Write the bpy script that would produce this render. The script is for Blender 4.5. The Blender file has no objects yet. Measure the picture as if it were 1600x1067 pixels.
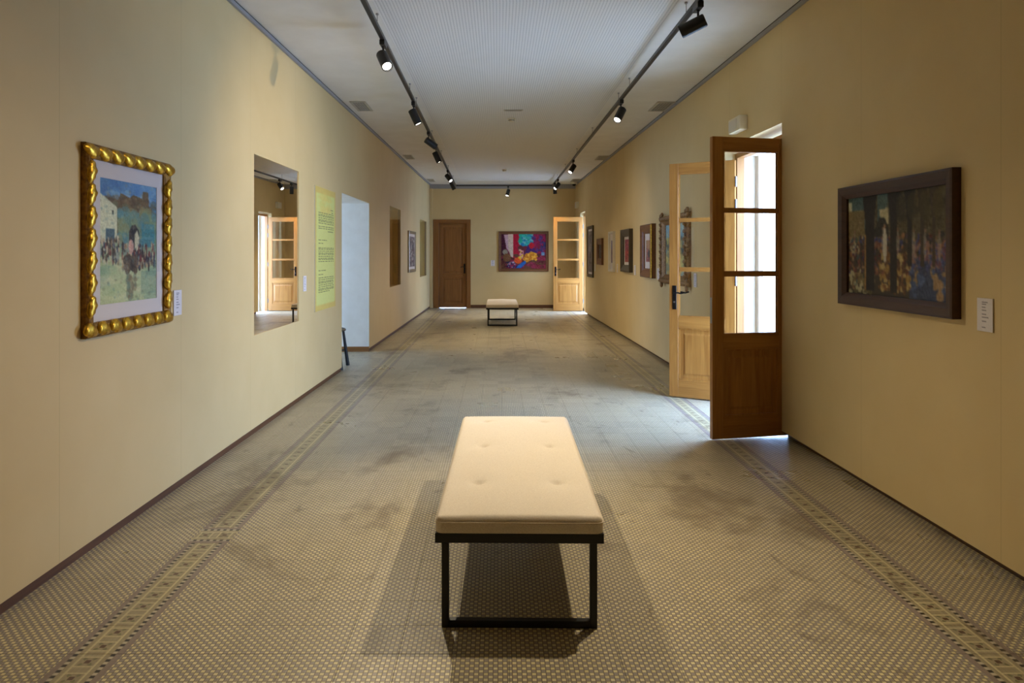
import bpy, bmesh, math, random
import numpy as np
from mathutils import Vector, Matrix
R = math.radians
rng = random.Random(7)
scene = bpy.context.scene
C = scene.collection

# ------------------------------------------------------------------ camera
F, CX, CY, CAMH = 1120.0, 778.0, 397.0, 1.45          # focal length and vanishing point in 1600x1067 pixels
cam_d = bpy.data.cameras.new('camera'); cam = bpy.data.objects.new('camera', cam_d); C.objects.link(cam)
cam.location = (0, 0, CAMH); cam.rotation_euler = (R(90), 0, 0)
cam_d.sensor_width = 36; cam_d.lens = F / 1600 * 36
cam_d.shift_x = (800 - CX) / 1600; cam_d.shift_y = (CY - 533.5) / 1600
cam_d.clip_start = 0.05
scene.camera = cam
# ------------------------------------------------------------------ sky, daylight portals, exposure
SKY, SPOT = 30.0, 0.42
w = bpy.data.worlds.new('world'); scene.world = w; w.use_nodes = True
bg = w.node_tree.nodes['Background']; bg.inputs[0].default_value = (0.36, 0.57, 1.0, 1); bg.inputs[1].default_value = SKY
def portal(loc, rot, sx, sy):
    d = bpy.data.lights.new('daylight_portal', 'AREA'); d.shape = 'RECTANGLE'; d.size = sx; d.size_y = sy
    d.cycles.is_portal = True
    o = bpy.data.objects.new('daylight_portal', d); C.objects.link(o); o.location = loc; o.rotation_euler = rot
portal((2.62, 6.37, 1.25), (R(90), 0, R(90)), 1.38, 2.5)
portal((2.5, 17.8, 1.25), (R(90), 0, R(90)), 0.95, 2.5)
portal((-5.15, 10.0, 1.45), (R(90), 0, R(-90)), 1.3, 1.4)
vs = scene.view_settings
vs.view_transform = 'Standard'; vs.look = 'None'; vs.gamma = 1; vs.use_curve_mapping = False
vs.exposure = -0.2
scene.cycles.max_bounces = 10; scene.cycles.diffuse_bounces = 6; scene.cycles.transparent_max_bounces = 16
scene.cycles.use_denoising = True
scene.cycles.sample_clamp_indirect = 6

# ------------------------------------------------------------------ node helpers
def srgb(r, g, b):
    f = lambda c: (c / 255 / 12.92) if c / 255 <= 0.04045 else ((c / 255 + 0.055) / 1.055) ** 2.4
    return (f(r), f(g), f(b), 1.0)
class E:
    """scalar shader expression"""
    def __init__(s, nt, sock): s.nt, s.s = nt, sock
    def op(s, name, *a):
        n = s.nt.nodes.new('ShaderNodeMath'); n.operation = name
        for i, v in enumerate((s,) + a):
            if isinstance(v, E): s.nt.links.new(v.s, n.inputs[i])
            else: n.inputs[i].default_value = v
        return E(s.nt, n.outputs[0])
    def __add__(s, o): return s.op('ADD', o)
    def __sub__(s, o): return s.op('SUBTRACT', o)
    def __mul__(s, o): return s.op('MULTIPLY', o)
    def __truediv__(s, o): return s.op('DIVIDE', o)
    def fract(s): return s.op('FRACT')
    def floor(s): return s.op('FLOOR')
    def abs(s): return s.op('ABSOLUTE')
    def mx(s, o): return s.op('MAXIMUM', o)
    def mn(s, o): return s.op('MINIMUM', o)
    def lt(s, o): return s.op('LESS_THAN', o)
    def gt(s, o): return s.op('GREATER_THAN', o)
    def inv(s): return (s * -1.0) + 1.0
class M:
    """a principled material under construction"""
    def __init__(s, name, col=(0.5, 0.5, 0.5, 1), rough=0.5, metal=0.0, spec=0.5):
        s.m = bpy.data.materials.new(name); s.m.use_nodes = True; s.nt = s.m.node_tree
        s.b = s.nt.nodes['Principled BSDF']
        s.b.inputs['Base Color'].default_value = col; s.b.inputs['Roughness'].default_value = rough
        s.b.inputs['Metallic'].default_value = metal; s.b.inputs['Specular IOR Level'].default_value = spec
    def new(s, t): return s.nt.nodes.new(t)
    def pos(s):
        g = s.new('ShaderNodeNewGeometry'); x = s.new('ShaderNodeSeparateXYZ'); s.nt.links.new(g.outputs['Position'], x.inputs[0])
        s.P = g.outputs['Position']
        return [E(s.nt, x.outputs[i]) for i in range(3)]
    def noise(s, scale, detail=3, rough=0.55, vec=None, stretch=None, dist=0.0):
        n = s.new('ShaderNodeTexNoise'); n.inputs['Scale'].default_value = scale; n.inputs['Detail'].default_value = detail
        n.inputs['Roughness'].default_value = rough; n.inputs['Distortion'].default_value = dist
        if vec is None:
            t = s.new('ShaderNodeTexCoord'); vec = t.outputs['Object']
        if stretch:
            mp = s.new('ShaderNodeMapping'); mp.inputs['Scale'].default_value = stretch
            s.nt.links.new(vec, mp.inputs[0]); vec = mp.outputs[0]
        s.nt.links.new(vec, n.inputs['Vector'])
        return E(s.nt, n.outputs['Fac'])
    def rng(s, e, a, b, c=0.0, d=1.0, smooth=False):
        n = s.new('ShaderNodeMapRange'); n.inputs[1].default_value = a; n.inputs[2].default_value = b
        n.inputs[3].default_value = c; n.inputs[4].default_value = d
        if smooth: n.interpolation_type = 'SMOOTHSTEP'
        s.nt.links.new(e.s, n.inputs[0]); return E(s.nt, n.outputs[0])
    def mix(s, fac, a, b, blend='MIX'):
        n = s.new('ShaderNodeMix'); n.data_type = 'RGBA'; n.blend_type = blend
        for v, i in ((fac, 0), (a, 6), (b, 7)):
            if isinstance(v, E): s.nt.links.new(v.s, n.inputs[i])
            elif hasattr(v, 'is_linked'): s.nt.links.new(v, n.inputs[i])
            else: n.inputs[i].default_value = v
        return n.outputs[2]
    def color(s, sock): s.nt.links.new(sock, s.b.inputs['Base Color']); return s
    def bump(s, e, strength=0.2, dist=0.01):
        n = s.new('ShaderNodeBump'); n.inputs['Strength'].default_value = strength; n.inputs['Distance'].default_value = dist
        s.nt.links.new(e.s, n.inputs['Height']); s.nt.links.new(n.outputs[0], s.b.inputs['Normal']); return s

# ------------------------------------------------------------------ materials
MAT = {}
def reg(k, mm): MAT[k] = mm.m; return mm
# painted walls
mw = M('cream_wall_paint', rough=0.62, spec=0.35); x, y, z = mw.pos()
n1 = mw.noise(1.3, 4, vec=mw.P); n2 = mw.noise(260, 2, vec=mw.P)
seam = ((y * (1 / 1.22)) + 0.34).fract().lt(0.0035)
c = mw.mix(mw.rng(n1, 0.3, 0.7), srgb(206, 180, 128), srgb(213, 188, 137))
mw.color(mw.mix(seam * 0.22, c, srgb(120, 100, 70))); mw.bump(n2, 0.12, 0.002); reg('wall', mw)
mr = M('pale_plaster', rough=0.7, spec=0.3); n1 = mr.noise(6, 4)
mr.color(mr.mix(mr.rng(n1, 0.3, 0.7), srgb(226, 220, 206), srgb(234, 229, 217))); reg('plaster', mr)
mr = M('brightened_recess_cream', rough=0.7, spec=0.3); n1 = mr.noise(6, 4)
mr.color(mr.mix(mr.rng(n1, 0.3, 0.7), srgb(232, 216, 172), srgb(238, 224, 184))); reg('recess_bright', mr)  # recess cream, made paler so the inside looks better lit
# ceiling
mc = M('white_ceiling_paint', rough=0.75, spec=0.3); n1 = mc.noise(3, 4)
mc.color(mc.mix(mc.rng(n1, 0.3, 0.7), srgb(222, 218, 210), srgb(230, 227, 220))); reg('ceiling', mc)
mp = M('perforated_board', rough=0.7, spec=0.3); x, y, z = mp.pos()
dx = ((x * (1 / 0.025)).fract() - 0.5).abs(); dy = ((y * (1 / 0.05)).fract() - 0.5).abs()
hole = mp.rng(dx, 0.10, 0.26, 1, 0) * mp.rng(dy, 0.36, 0.46, 1, 0.45)
mp.color(mp.mix(hole * 0.26, srgb(228, 226, 222), srgb(90, 90, 94))); mp.bump(hole.inv(), 0.3, 0.003); reg('perf', mp)
# floor mosaic
CELL = 0.2 / 12
BL, BRt = -1.46, 1.78
def floor_mat(name, mode):
    m = M(name, rough=0.42, spec=0.4); x, y, z = m.pos()
    u = x * (1 / CELL); v = y * (1 / CELL)
    fu = (u.fract() - 0.5).abs(); fv = (v.fract() - 0.5).abs()
    d = fu.mx(fv)
    joint = m.rng(d, 0.36, 0.46)
    chk = (((u.floor() + v.floor()) * 0.5).fract()).gt(0.25)
    tid = m.new('ShaderNodeTexWhiteNoise'); tid.noise_dimensions = '2D'
    comb = m.new('ShaderNodeCombineXYZ'); a = (x * 5.0).floor(); b = (y * 5.0).floor()
    m.nt.links.new(a.s, comb.inputs[0]); m.nt.links.new(b.s, comb.inputs[1]); m.nt.links.new(comb.outputs[0], tid.inputs['Vector'])
    rnd = E(m.nt, tid.outputs['Value'])
    cid = m.new('ShaderNodeTexWhiteNoise'); cid.noise_dimensions = '2D'
    comb2 = m.new('ShaderNodeCombineXYZ'); m.nt.links.new(u.floor().s, comb2.inputs[0]); m.nt.links.new(v.floor().s, comb2.inputs[1])
    m.nt.links.new(comb2.outputs[0], cid.inputs['Vector']); crnd = E(m.nt, cid.outputs['Value'])
    cream, grey, jnt = srgb(206, 190, 146), srgb(156, 145, 137), srgb(112, 99, 84)
    if mode == 'field':
        base = m.mix(chk, grey, m.mix(crnd, srgb(216, 203, 150), srgb(230, 218, 172)))
        col = m.mix(joint, base, jnt); h = joint.inv()
    else:
        if mode == 'left': p, q = x - BL, y
        elif mode == 'right': p, q = x - BRt, y
        else: p, q = y - 3.70, x - BL
        ap = p.abs()
        outer = ap.gt(0.0765)
        line = ap.gt(0.0595) * ap.lt(0.0765)
        chk1 = ((q * (1 / (2 * CELL))).fract()).gt(0.5)
        t = ((q * 10.0).fract() - 0.5).abs() * 0.1                # distance to the middle of a box
        e = (ap * 1.0).mx(t)
        frame = ap.gt(0.034) * ap.lt(0.043)
        bar = t.gt(0.027) * t.lt(0.034) * ap.lt(0.043)
        dot = e.lt(0.010)
        ring = e.lt(0.024) * e.gt(0.014) * (ap - t).abs().lt(0.009)
        g0 = m.mix(crnd, srgb(170, 157, 124), srgb(160, 147, 116))
        g1 = m.mix((frame.mx(bar)), g0, srgb(206, 194, 148))
        g2 = m.mix(ring, g1, srgb(120, 120, 84))
        g3 = m.mix(dot, g2, srgb(86, 52, 38))
        g4 = m.mix(line, g3, m.mix(chk1, srgb(196, 186, 162), srgb(28, 25, 27)))
        base = m.mix(outer, g4, srgb(146, 130, 120))
        fine = m.rng(d, 0.42, 0.5)
        col = m.mix(fine * 0.5, base, jnt); h = fine.inv()
    # wear: dark scuffed patches and tile-to-tile tint
    n1 = m.noise(1.1, 5, 0.6, vec=m.P, stretch=(1.0, 0.7, 1), dist=0.6)
    n2 = m.noise(7, 4, 0.6, vec=m.P)
    n3 = m.noise(2.6, 4, 0.6, vec=m.P, stretch=(1.6, 0.8, 1), dist=1.2)
    dirt = m.rng(n1 + n2 * 0.25, 0.66, 0.82, 0, 0.6, True).mx(m.rng(n3 + n2 * 0.15, 0.69, 0.80, 0, 0.6, True))
    col = m.mix(dirt, col, srgb(92, 72, 50))
    col = m.mix(m.rng(rnd, 0, 1, 0, 0.16), col, srgb(120, 112, 108))
    m.color(col)
    rr = m.rng(n1 + rnd * 0.3, 0.3, 0.9, 0.24, 0.42)
    m.nt.links.new(rr.s, m.b.inputs['Roughness'])
    m.bump(h, 0.25, 0.0015)
    return m
reg('floor', floor_mat('mosaic_field_tile', 'field'))
reg('border_l', floor_mat('mosaic_border_tile', 'left'))
reg('border_r', floor_mat('mosaic_border_tile_b', 'right'))
reg('border_x', floor_mat('mosaic_border_tile_turned', 'turned'))
reg('grout', M('dark_grout', srgb(96, 84, 72), 0.8))
def wood(key, c1, c2, rough=0.4, axis=2):
    m = M(key, rough=rough, spec=0.4); st = [28, 28, 28]; st[axis] = 1.6
    n = m.noise(1.0, 5, 0.6, stretch=tuple(st), dist=0.8); n2 = m.noise(3, 2, stretch=tuple(8 if i != axis else 1 for i in range(3)))
    f = m.rng(n, 0.3, 0.7) * 0.8 + n2 * 0.25
    m.color(m.mix(f, c1, c2)); m.bump(n, 0.1, 0.002); return reg(key, m)
wood('oak', srgb(140, 88, 34), srgb(180, 126, 60))
wood('oak_h', srgb(140, 88, 34), srgb(180, 126, 60), axis=0)
wood('oak_dark', srgb(118, 74, 34), srgb(152, 102, 52))
wood('oak_dark_h', srgb(118, 74, 34), srgb(152, 102, 52), axis=0)
wood('skirting', srgb(74, 46, 26), srgb(104, 68, 40), 0.5, 1)
wood('frame_brown', srgb(54, 32, 20), srgb(76, 46, 28), 0.45, 0)
wood('frame_walnut', srgb(96, 60, 34), srgb(124, 80, 46), 0.45, 0)
reg('frame_green', M('dark_olive_frame', srgb(66, 54, 36), 0.5))
reg('frame_white', M('white_frame', srgb(214, 206, 190), 0.5))
reg('frame_black', M('black_frame_edge', srgb(30, 24, 20), 0.5))
reg('frame_silver', M('silver_frame', srgb(150, 134, 104), 0.35, 0.6))
mg = M('gilded_wood', rough=0.3, metal=0.85); n = mg.noise(45, 4)
mg.color(mg.mix(mg.rng(n, 0.3, 0.7), srgb(150, 104, 20), srgb(224, 178, 58))); mg.bump(n, 0.25, 0.004); reg('gold', mg)
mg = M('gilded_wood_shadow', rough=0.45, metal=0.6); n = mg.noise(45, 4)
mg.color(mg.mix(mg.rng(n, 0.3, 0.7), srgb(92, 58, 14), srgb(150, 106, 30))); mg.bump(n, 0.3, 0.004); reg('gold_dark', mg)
mg = M('aged_gilt', rough=0.5, metal=0.35); n = mg.noise(60, 4)
mg.color(mg.mix(mg.rng(n, 0.3, 0.7), srgb(110, 78, 44), srgb(170, 130, 84))); mg.bump(n, 0.5, 0.006); reg('gilt', mg)
reg('mat', M('passepartout_board', srgb(206, 196, 190), 0.8))
reg('black', M('black_powder_coat', srgb(18, 17, 17), 0.42))
reg('track', M('track_graphite', srgb(52, 48, 45), 0.4, 0.3))
reg('iron', M('black_iron', srgb(22, 20, 20), 0.35, 0.5))
reg('steel', M('steel', srgb(150, 150, 152), 0.35, 0.9))
reg('trim', M('grey_metal_trim', srgb(150, 148, 148), 0.5, 0.1))
reg('shadow_gap', M('dark_shadow_gap', srgb(40, 36, 32), 0.8))
reg('plastic', M('cream_plastic', srgb(222, 212, 186), 0.45))
reg('grille', M('grille_paint', srgb(190, 182, 164), 0.6))
reg('hole', M('duct_dark', srgb(38, 34, 30), 0.9))
reg('stone', M('pale_terrace_stone', srgb(214, 208, 198), 0.8))
ml = M('cream_linen', rough=0.9, spec=0.2); x_ = ml.noise(1.0, 2, stretch=(900, 120, 300)); y_ = ml.noise(1.0, 2, stretch=(120, 900, 300))
f = ml.rng(x_ + y_, 0.75, 1.25)
ml.color(ml.mix(f, srgb(222, 208, 188), srgb(246, 234, 216))); ml.bump(f, 0.25, 0.002); reg('linen', ml)
def paint_mat():
    m = M('painted_surface', rough=0.55, spec=0.3)
    a = m.new('ShaderNodeVertexColor'); a.layer_name = 'paint'; m.color(a.outputs['Color']); return m
reg('paint', paint_mat())
def glass_mat(name, tint=(1, 1, 1, 1), ior=1.75):
    m = bpy.data.materials.new(name); m.use_nodes = True; nt = m.node_tree; nt.nodes.clear()
    o = nt.nodes.new('ShaderNodeOutputMaterial'); mx = nt.nodes.new('ShaderNodeMixShader'); fr = nt.nodes.new('ShaderNodeFresnel')
    t = nt.nodes.new('ShaderNodeBsdfTransparent'); g = nt.nodes.new('ShaderNodeBsdfGlossy')
    t.inputs[0].default_value = tint; g.inputs['Roughness'].default_value = 0.0; g.inputs[0].default_value = (1, 1, 1, 1); fr.inputs[0].default_value = ior
    nt.links.new(fr.outputs[0], mx.inputs[0]); nt.links.new(t.outputs[0], mx.inputs[1]); nt.links.new(g.outputs[0], mx.inputs[2]); nt.links.new(mx.outputs[0], o.inputs[0])
    MAT[name] = m
glass_mat('clear_glass'); glass_mat('picture_glass', ior=1.35); glass_mat('tinted_glass', (0.96, 0.95, 0.87, 1), 1.42)
def emit(name, col, s):
    m = bpy.data.materials.new(name); m.use_nodes = True; nt = m.node_tree; nt.nodes.clear()
    o = nt.nodes.new('ShaderNodeOutputMaterial'); e = nt.nodes.new('ShaderNodeEmission'); e.inputs[0].default_value = col; e.inputs[1].default_value = s
    nt.links.new(e.outputs[0], o.inputs[0]); MAT[name] = m
emit('lamp_lens', (1, 0.93, 0.8, 1), 9.0)

# ------------------------------------------------------------------ mesh helpers
class B:
    def __init__(s): s.bm = bmesh.new()
    def box(s, a, b):
        (x0, y0, z0), (x1, y1, z1) = a, b
        v = [s.bm.verts.new(p) for p in ((x0, y0, z0), (x1, y0, z0), (x1, y1, z0), (x0, y1, z0), (x0, y0, z1), (x1, y0, z1), (x1, y1, z1), (x0, y1, z1))]
        for f in ((0, 3, 2, 1), (4, 5, 6, 7), (0, 1, 5, 4), (1, 2, 6, 5), (2, 3, 7, 6), (3, 0, 4, 7)): s.bm.faces.new([v[i] for i in f])
        return s
    def hexa(s, pts):
        v = [s.bm.verts.new(p) for p in pts]
        for f in ((0, 3, 2, 1), (4, 5, 6, 7), (0, 1, 5, 4), (1, 2, 6, 5), (2, 3, 7, 6), (3, 0, 4, 7)): s.bm.faces.new([v[i] for i in f])
        return s
    def quad(s, *p): s.bm.faces.new([s.bm.verts.new(q) for q in p]); return s
    def cyl(s, p0, p1, r0, r1=None, n=16, caps=True):
        p0, p1 = Vector(p0), Vector(p1); r1 = r0 if r1 is None else r1
        q = (p1 - p0).to_track_quat('Z', 'Y')
        rings = []
        for p, r in ((p0, r0), (p1, r1)):
            rings.append([s.bm.verts.new(p + q @ Vector((r * math.cos(6.28318 * i / n), r * math.sin(6.28318 * i / n), 0))) for i in range(n)])
        for i in range(n): s.bm.faces.new([rings[0][i], rings[0][(i + 1) % n], rings[1][(i + 1) % n], rings[1][i]])
        if caps: s.bm.faces.new(rings[0][::-1]); s.bm.faces.new(rings[1])
        return s
    def lathe(s, prof, p0, axis, n=24):
        p0 = Vector(p0); q = Vector(axis).to_track_quat('Z', 'Y'); rings = []
        for r, h in prof: rings.append([s.bm.verts.new(p0 + q @ Vector((r * math.cos(6.28318 * i / n), r * math.sin(6.28318 * i / n), h))) for i in range(n)])
        for a, b in zip(rings, rings[1:]):
            for i in range(n): s.bm.faces.new([a[i], a[(i + 1) % n], b[(i + 1) % n], b[i]])
        s.bm.faces.new(rings[0][::-1]); s.bm.faces.new(rings[-1]); return s
    def ball(s, mat4, nu=12, nv=8):
        bmesh.ops.create_uvsphere(s.bm, u_segments=nu, v_segments=nv, radius=1, matrix=mat4); return s
    def tube(s, pts, r, n=8):
        for a, b in zip(pts, pts[1:]): s.cyl(a, b, r, r, n)
        return s
    def mesh(s, name, mat, smooth=False, bevel=0.0, seg=1):
        if bevel: bmesh.ops.bevel(s.bm, geom=list(s.bm.edges), offset=bevel, segments=seg, profile=0.7, affect='EDGES', clamp_overlap=True)
        bmesh.ops.recalc_face_normals(s.bm, faces=list(s.bm.faces))
        me = bpy.data.meshes.new(name); s.bm.to_mesh(me); s.bm.free()
        me.materials.append(MAT[mat])
        if smooth:
            for p in me.polygons: p.use_smooth = True
            if smooth != 'full': me.set_sharp_from_angle(angle=R(40))
        return me
    def build(s, name, mat, parent=None, **k): return add(name, s.mesh(name, mat, **k), parent)
def add(name, me, parent=None, loc=(0, 0, 0), rot=(0, 0, 0)):
    o = bpy.data.objects.new(name, me); C.objects.link(o); o.parent = parent; o.location = loc; o.rotation_euler = rot; return o
def tag(o, label, cat, group=None, kind=None):
    o['label'] = label; o['category'] = cat
    if group: o['group'] = group
    if kind: o['kind'] = kind
    return o
def thing(name, label, cat, loc=(0, 0, 0), rz=0, group=None, kind=None):
    return tag(add(name, None, None, loc, (0, 0, rz)), label, cat, group, kind)
def copy_tree(o, parent=None):
    c = o.copy(); C.objects.link(c); c.parent = parent
    for ch in list(o.children): copy_tree(ch, c)
    return c

# ------------------------------------------------------------------ room geometry
Y0, Y1, ZC = -2.6, 19.3, 3.33
LA, LB = -2.018, 0.00974            # left lining: x = LA + LB*y
RA, RB = 2.318, -0.0120             # right lining
XL = lambda y: LA + LB * y
XR = lambda y: RA + RB * y
ANG_L = R(90) - math.atan(LB); ANG_R = R(-90) - math.atan(RB)
def onL(px, py, off=0.0):
    d = (px - CX) / F; y = (LA + off) / (d - LB); return y, CAMH - (py - CY) * y / F
def onR(px, py, off=0.0):
    d = (px - CX) / F; y = (RA - off) / (d - RB); return y, CAMH - (py - CY) * y / F
def onB(px, py): return (px - CX) * Y1 / F, CAMH - (py - CY) * Y1 / F
def ceil_at(px, py, zc=ZC):
    y = F * (zc - CAMH) / (CY - py); return (px - CX) * y / F, y

def wall(name, fx, s0, s1, z0, z1, thick, holes, label, axis='y', mat='wall'):
    """slab whose room face is fx(s); holes are (sa, sb, za, zb)"""
    S = sorted({s0, s1, *[h[0] for h in holes], *[h[1] for h in holes]}); Z = sorted({z0, z1, *[h[2] for h in holes], *[h[3] for h in holes]})
    inh = lambda s, z: any(h[0] < s < h[1] and h[2] < z < h[3] for h in holes) or not (s0 < s < s1 and z0 < z < z1)
    def P(s, z, d):
        return (fx(s) + d * thick, s, z) if axis == 'y' else (s, fx(s) + d * thick, z)
    b = B()
    for sa, sb in zip(S, S[1:]):
        for za, zb in zip(Z, Z[1:]):
            ms, mz = (sa + sb) / 2, (za + zb) / 2
            if inh(ms, mz): continue
            for d in (0, 1): b.quad(P(sa, za, d), P(sb, za, d), P(sb, zb, d), P(sa, zb, d))
            e = 1e-3
            if inh(sa - e, mz): b.quad(P(sa, za, 0), P(sa, zb, 0), P(sa, zb, 1), P(sa, za, 1))
            if inh(sb + e, mz): b.quad(P(sb, za, 0), P(sb, zb, 0), P(sb, zb, 1), P(sb, za, 1))
            if inh(ms, za - e): b.quad(P(sa, za, 0), P(sb, za, 0), P(sb, za, 1), P(sa, za, 1))
            if inh(ms, zb + e): b.quad(P(sa, zb, 0), P(sb, zb, 0), P(sb, zb, 1), P(sa, zb, 1))
    bmesh.ops.remove_doubles(b.bm, verts=list(b.bm.verts), dist=1e-5)
    return tag(b.build(name, mat), label, 'wall', kind='structure')

# windows and openings
wins = []
for pl, pr, pt, pb in ((397, 467, 240, 524), (609, 626, 321, 449), (656, 666.5, 342, 433)):
    ya, zt = onL(pl, pt); _, zb = onL(pl, pb); yb, _ = onL(pr, pt); wins.append((ya, yb, zb, zt))
NI0, NI1, NIT = onL(534, 400)[0], onL(577, 400)[0], 2.21
D0, D1, DT = 5.68, 7.05, 2.49
FD0, FD1, FDT = 17.35, 18.27, 2.49
BDX0, BDX1, BDT = onB(677, 0)[0], onB(735.5, 0)[0], onB(0, 343)[1]
WL = wall('wall_left', XL, Y0, Y1, 0.05, ZC, -0.45, [w_ for w_ in wins] + [(NI0, NI1, -1, NIT)], 'long cream wall on the left with glazed recesses and a doorway')
WR = wall('wall_right', XR, Y0, Y1, 0.05, ZC, 0.36, [(D0, D1, -1, DT), (FD0, FD1, -1, FDT)], 'long cream wall on the right with open glazed doors')
WBk = wall('wall_back', lambda s: Y1, -2.35, 2.6, 0.0, ZC, 0.2, [(BDX0, BDX1, -1, BDT)], 'cream end wall with wooden door and red painting', axis='x')
WF = wall('wall_front', lambda s: Y0, -2.6, 2.9, 0.0, ZC, -0.2, [], 'plain cream wall behind the viewer', axis='x')
# lining soffit is closed by the skirtings, which are set back below the wall lining
def skirt(name, fx, spans, off, t, h, label):
    b = B()
    for a, c_ in spans:
        b.hexa([(fx(a) + off, a, 0), (fx(a) + off + t, a, 0), (fx(c_) + off + t, c_, 0), (fx(c_) + off, c_, 0),
                (fx(a) + off, a, h), (fx(a) + off + t, a, h), (fx(c_) + off + t, c_, h), (fx(c_) + off, c_, h)])
    return tag(b.build(name, 'skirting'), label, 'baseboard', kind='structure')
skirt('baseboard_left', XL, [(Y0, NI0), (NI1, Y1)], -0.012, -0.03, 0.075, 'dark brown skirting along the left wall')
skirt('baseboard_right', XR, [(Y0, D0 + 0.02), (D1, FD0), (FD1, Y1)], 0.055, 0.03, 0.075, 'dark brown skirting set back under the right wall')
b = B(); b.box((BDX1, Y1 - 0.018, 0), (2.2, Y1, 0.085)); tag(b.build('baseboard_back', 'skirting'), 'dark brown skirting along the end wall', 'baseboard', kind='structure')
b = B(); b.box((-2.42, NI1 - 0.015, 0), (XL(NI1) - 0.002, NI1, 0.075)); tag(b.build('baseboard_niche', 'oak_dark_h'), 'reddish brown skirting inside the daylit doorway reveal', 'baseboard', kind='structure')
# pale inner faces of the doorway on the left
b = B(); b.box((-2.44, NI1 - 0.004, 0.075), (XL(NI1) - 0.003, NI1 + 0.001, NIT - 0.002)); b.box((-2.44, NI0 + 0.002, NIT - 0.004), (XL(NI0) - 0.003, NI1 - 0.003, NIT + 0.001))
tag(b.build('trim_niche', 'plaster'), 'pale plastered reveal of the left doorway', 'reveal', kind='structure')

# ---- floor: slab and 20 cm mosaic tiles
b = B(); b.box((-2.6, Y0, -0.10), (2.75, Y1 + 0.2, -0.012))
FLOOR = tag(b.build('floor', 'grout'), 'small mosaic tiled floor with patterned border strips', 'floor', kind='structure')
T = 0.2
def tile_mesh(name, mat):
    bb = B(); e = 0.0994; bb.box((-e, -e, -0.012), (e, e, 0)); return bb.mesh(name, mat, bevel=0.0007)
tm = {k: tile_mesh('floor_tile', k) for k in ('floor', 'border_l', 'border_r', 'border_x')}
bb_ = B(); bb_.box((-0.0190, -0.0990, -0.012), (0.0190, 0.0990, 0)); tm['cut'] = bb_.mesh('floor_tile', 'floor', bevel=0.0008)
tiles = []
nx0, nx1 = -13, 14
for j in range(int(Y0 / T) - 1, int((Y1 + 0.2) / T) + 1):
    yc = (j + 0.5) * T
    # columns are laid out from the border strips
    cols = []
    xc = BL
    cols += [(BL, 'border_l')] + [(BL - T * k, 'floor') for k in range(1, 6)]
    cols += [(BL + T * k, 'floor') for k in range(1, 16)] + [(BRt - 0.12, 'cut')]
    cols += [(BRt + 0.0, 'border_r')] + [(BRt + T * k, 'floor') for k in range(1, 5)]
    for xc, k in cols:
        if k == 'border_l' and 3.55 < yc < 3.85: k = 'border_x' if abs(yc - 3.7) < 0.05 else k
        if -2.5 < xc < 2.72: tiles.append((xc, yc, k))
seen = []
for i, (xc, yc, k) in enumerate(tiles):
    if yc < 1.9: continue
    px, py = CX + F * xc / yc, CY + F * CAMH / yc
    if -40 < px < 1640 and py < 1110 and XL(yc) - 0.05 < xc < XR(yc) + 0.05: seen.append((-1 / yc ** 3, i))
seen = {i for _, i in sorted(seen)[:290]}
fb = {k: [] for k in tm}
for i, (xc, yc, k) in enumerate(tiles):
    if i in seen: add('floor_tile', tm[k], FLOOR, (xc, yc, 0))
    else: fb[k].append((xc, yc))
for k, L in fb.items():
    if not L: continue
    V, Fc = [], []
    for xc, yc in L:
        n = len(V); e, e2 = 0.0998, 0.0992; ex, ex2 = (e, e2) if k != 'cut' else (0.0198, 0.0192)
        V += [(xc - ex, yc - e, -0.0125), (xc + ex, yc - e, -0.0125), (xc + ex, yc + e, -0.0125), (xc - ex, yc + e, -0.0125),
              (xc - ex2, yc - e2, 0), (xc + ex2, yc - e2, 0), (xc + ex2, yc + e2, 0), (xc - ex2, yc + e2, 0)]
        Fc += [(n + 4, n + 5, n + 6, n + 7), (n, n + 1, n + 5, n + 4), (n + 1, n + 2, n + 6, n + 5), (n + 2, n + 3, n + 7, n + 6), (n + 3, n, n + 4, n + 7)]
    me = bpy.data.meshes.new('floor_tile_field'); me.from_pydata(V, [], Fc); me.materials.append(MAT['floor' if k == 'cut' else k])
    o = add('floor_tile_field', me, FLOOR); o['kind'] = 'stuff'
# unseen daylit anteroom, added to dim the light in the left doorway
b = B()
b.box((-5.2, 8.0, -0.1), (-2.61, 12.0, -0.002)); o_fl = b.build('floor_anteroom', 'floor'); tag(o_fl, 'tiled floor of the unseen room added behind the left doorway', 'floor', kind='structure')
b = B(); b.box((-5.2, 8.0, 2.6), (-2.47, 12.0, 2.7)); tag(b.build('ceiling_anteroom', 'ceiling'), 'ceiling of the unseen room added behind the left doorway', 'ceiling', kind='structure')
for nm, q0, q1 in (('wall_anteroom_near', (-5.2, 7.9, -0.1), (-2.47, 8.0, 2.7)), ('wall_anteroom_far', (-5.2, 12.0, -0.1), (-2.47, 12.1, 2.7))):
    b = B(); b.box(q0, q1); tag(b.build(nm, 'plaster'), 'pale side wall of the unseen room added behind the left doorway', 'wall', group='side walls of the anteroom', kind='structure')
wall('wall_anteroom_window', lambda s_: -5.1, 7.9, 12.1, -0.1, 2.7, -0.2, [(9.35, 10.65, 0.75, 2.15)], 'outer wall of the unseen room added behind the left doorway with its window', mat='plaster')
# terraces outside the doors
for nm, x0, x1, ya, yb, lab in (('ground_right', 2.76, 6.5, 2.0, 21.5, 'pale stone terrace outside the doors on the right'), ('ground_left', -9.0, -5.35, 6.5, 13.5, 'pale stone terrace outside the doorway on the left')):
    b = B(); b.box((x0, ya, -0.12), (x1, yb, -0.03)); tag(b.build(nm, 'stone'), lab, 'ground', kind='structure')

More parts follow.
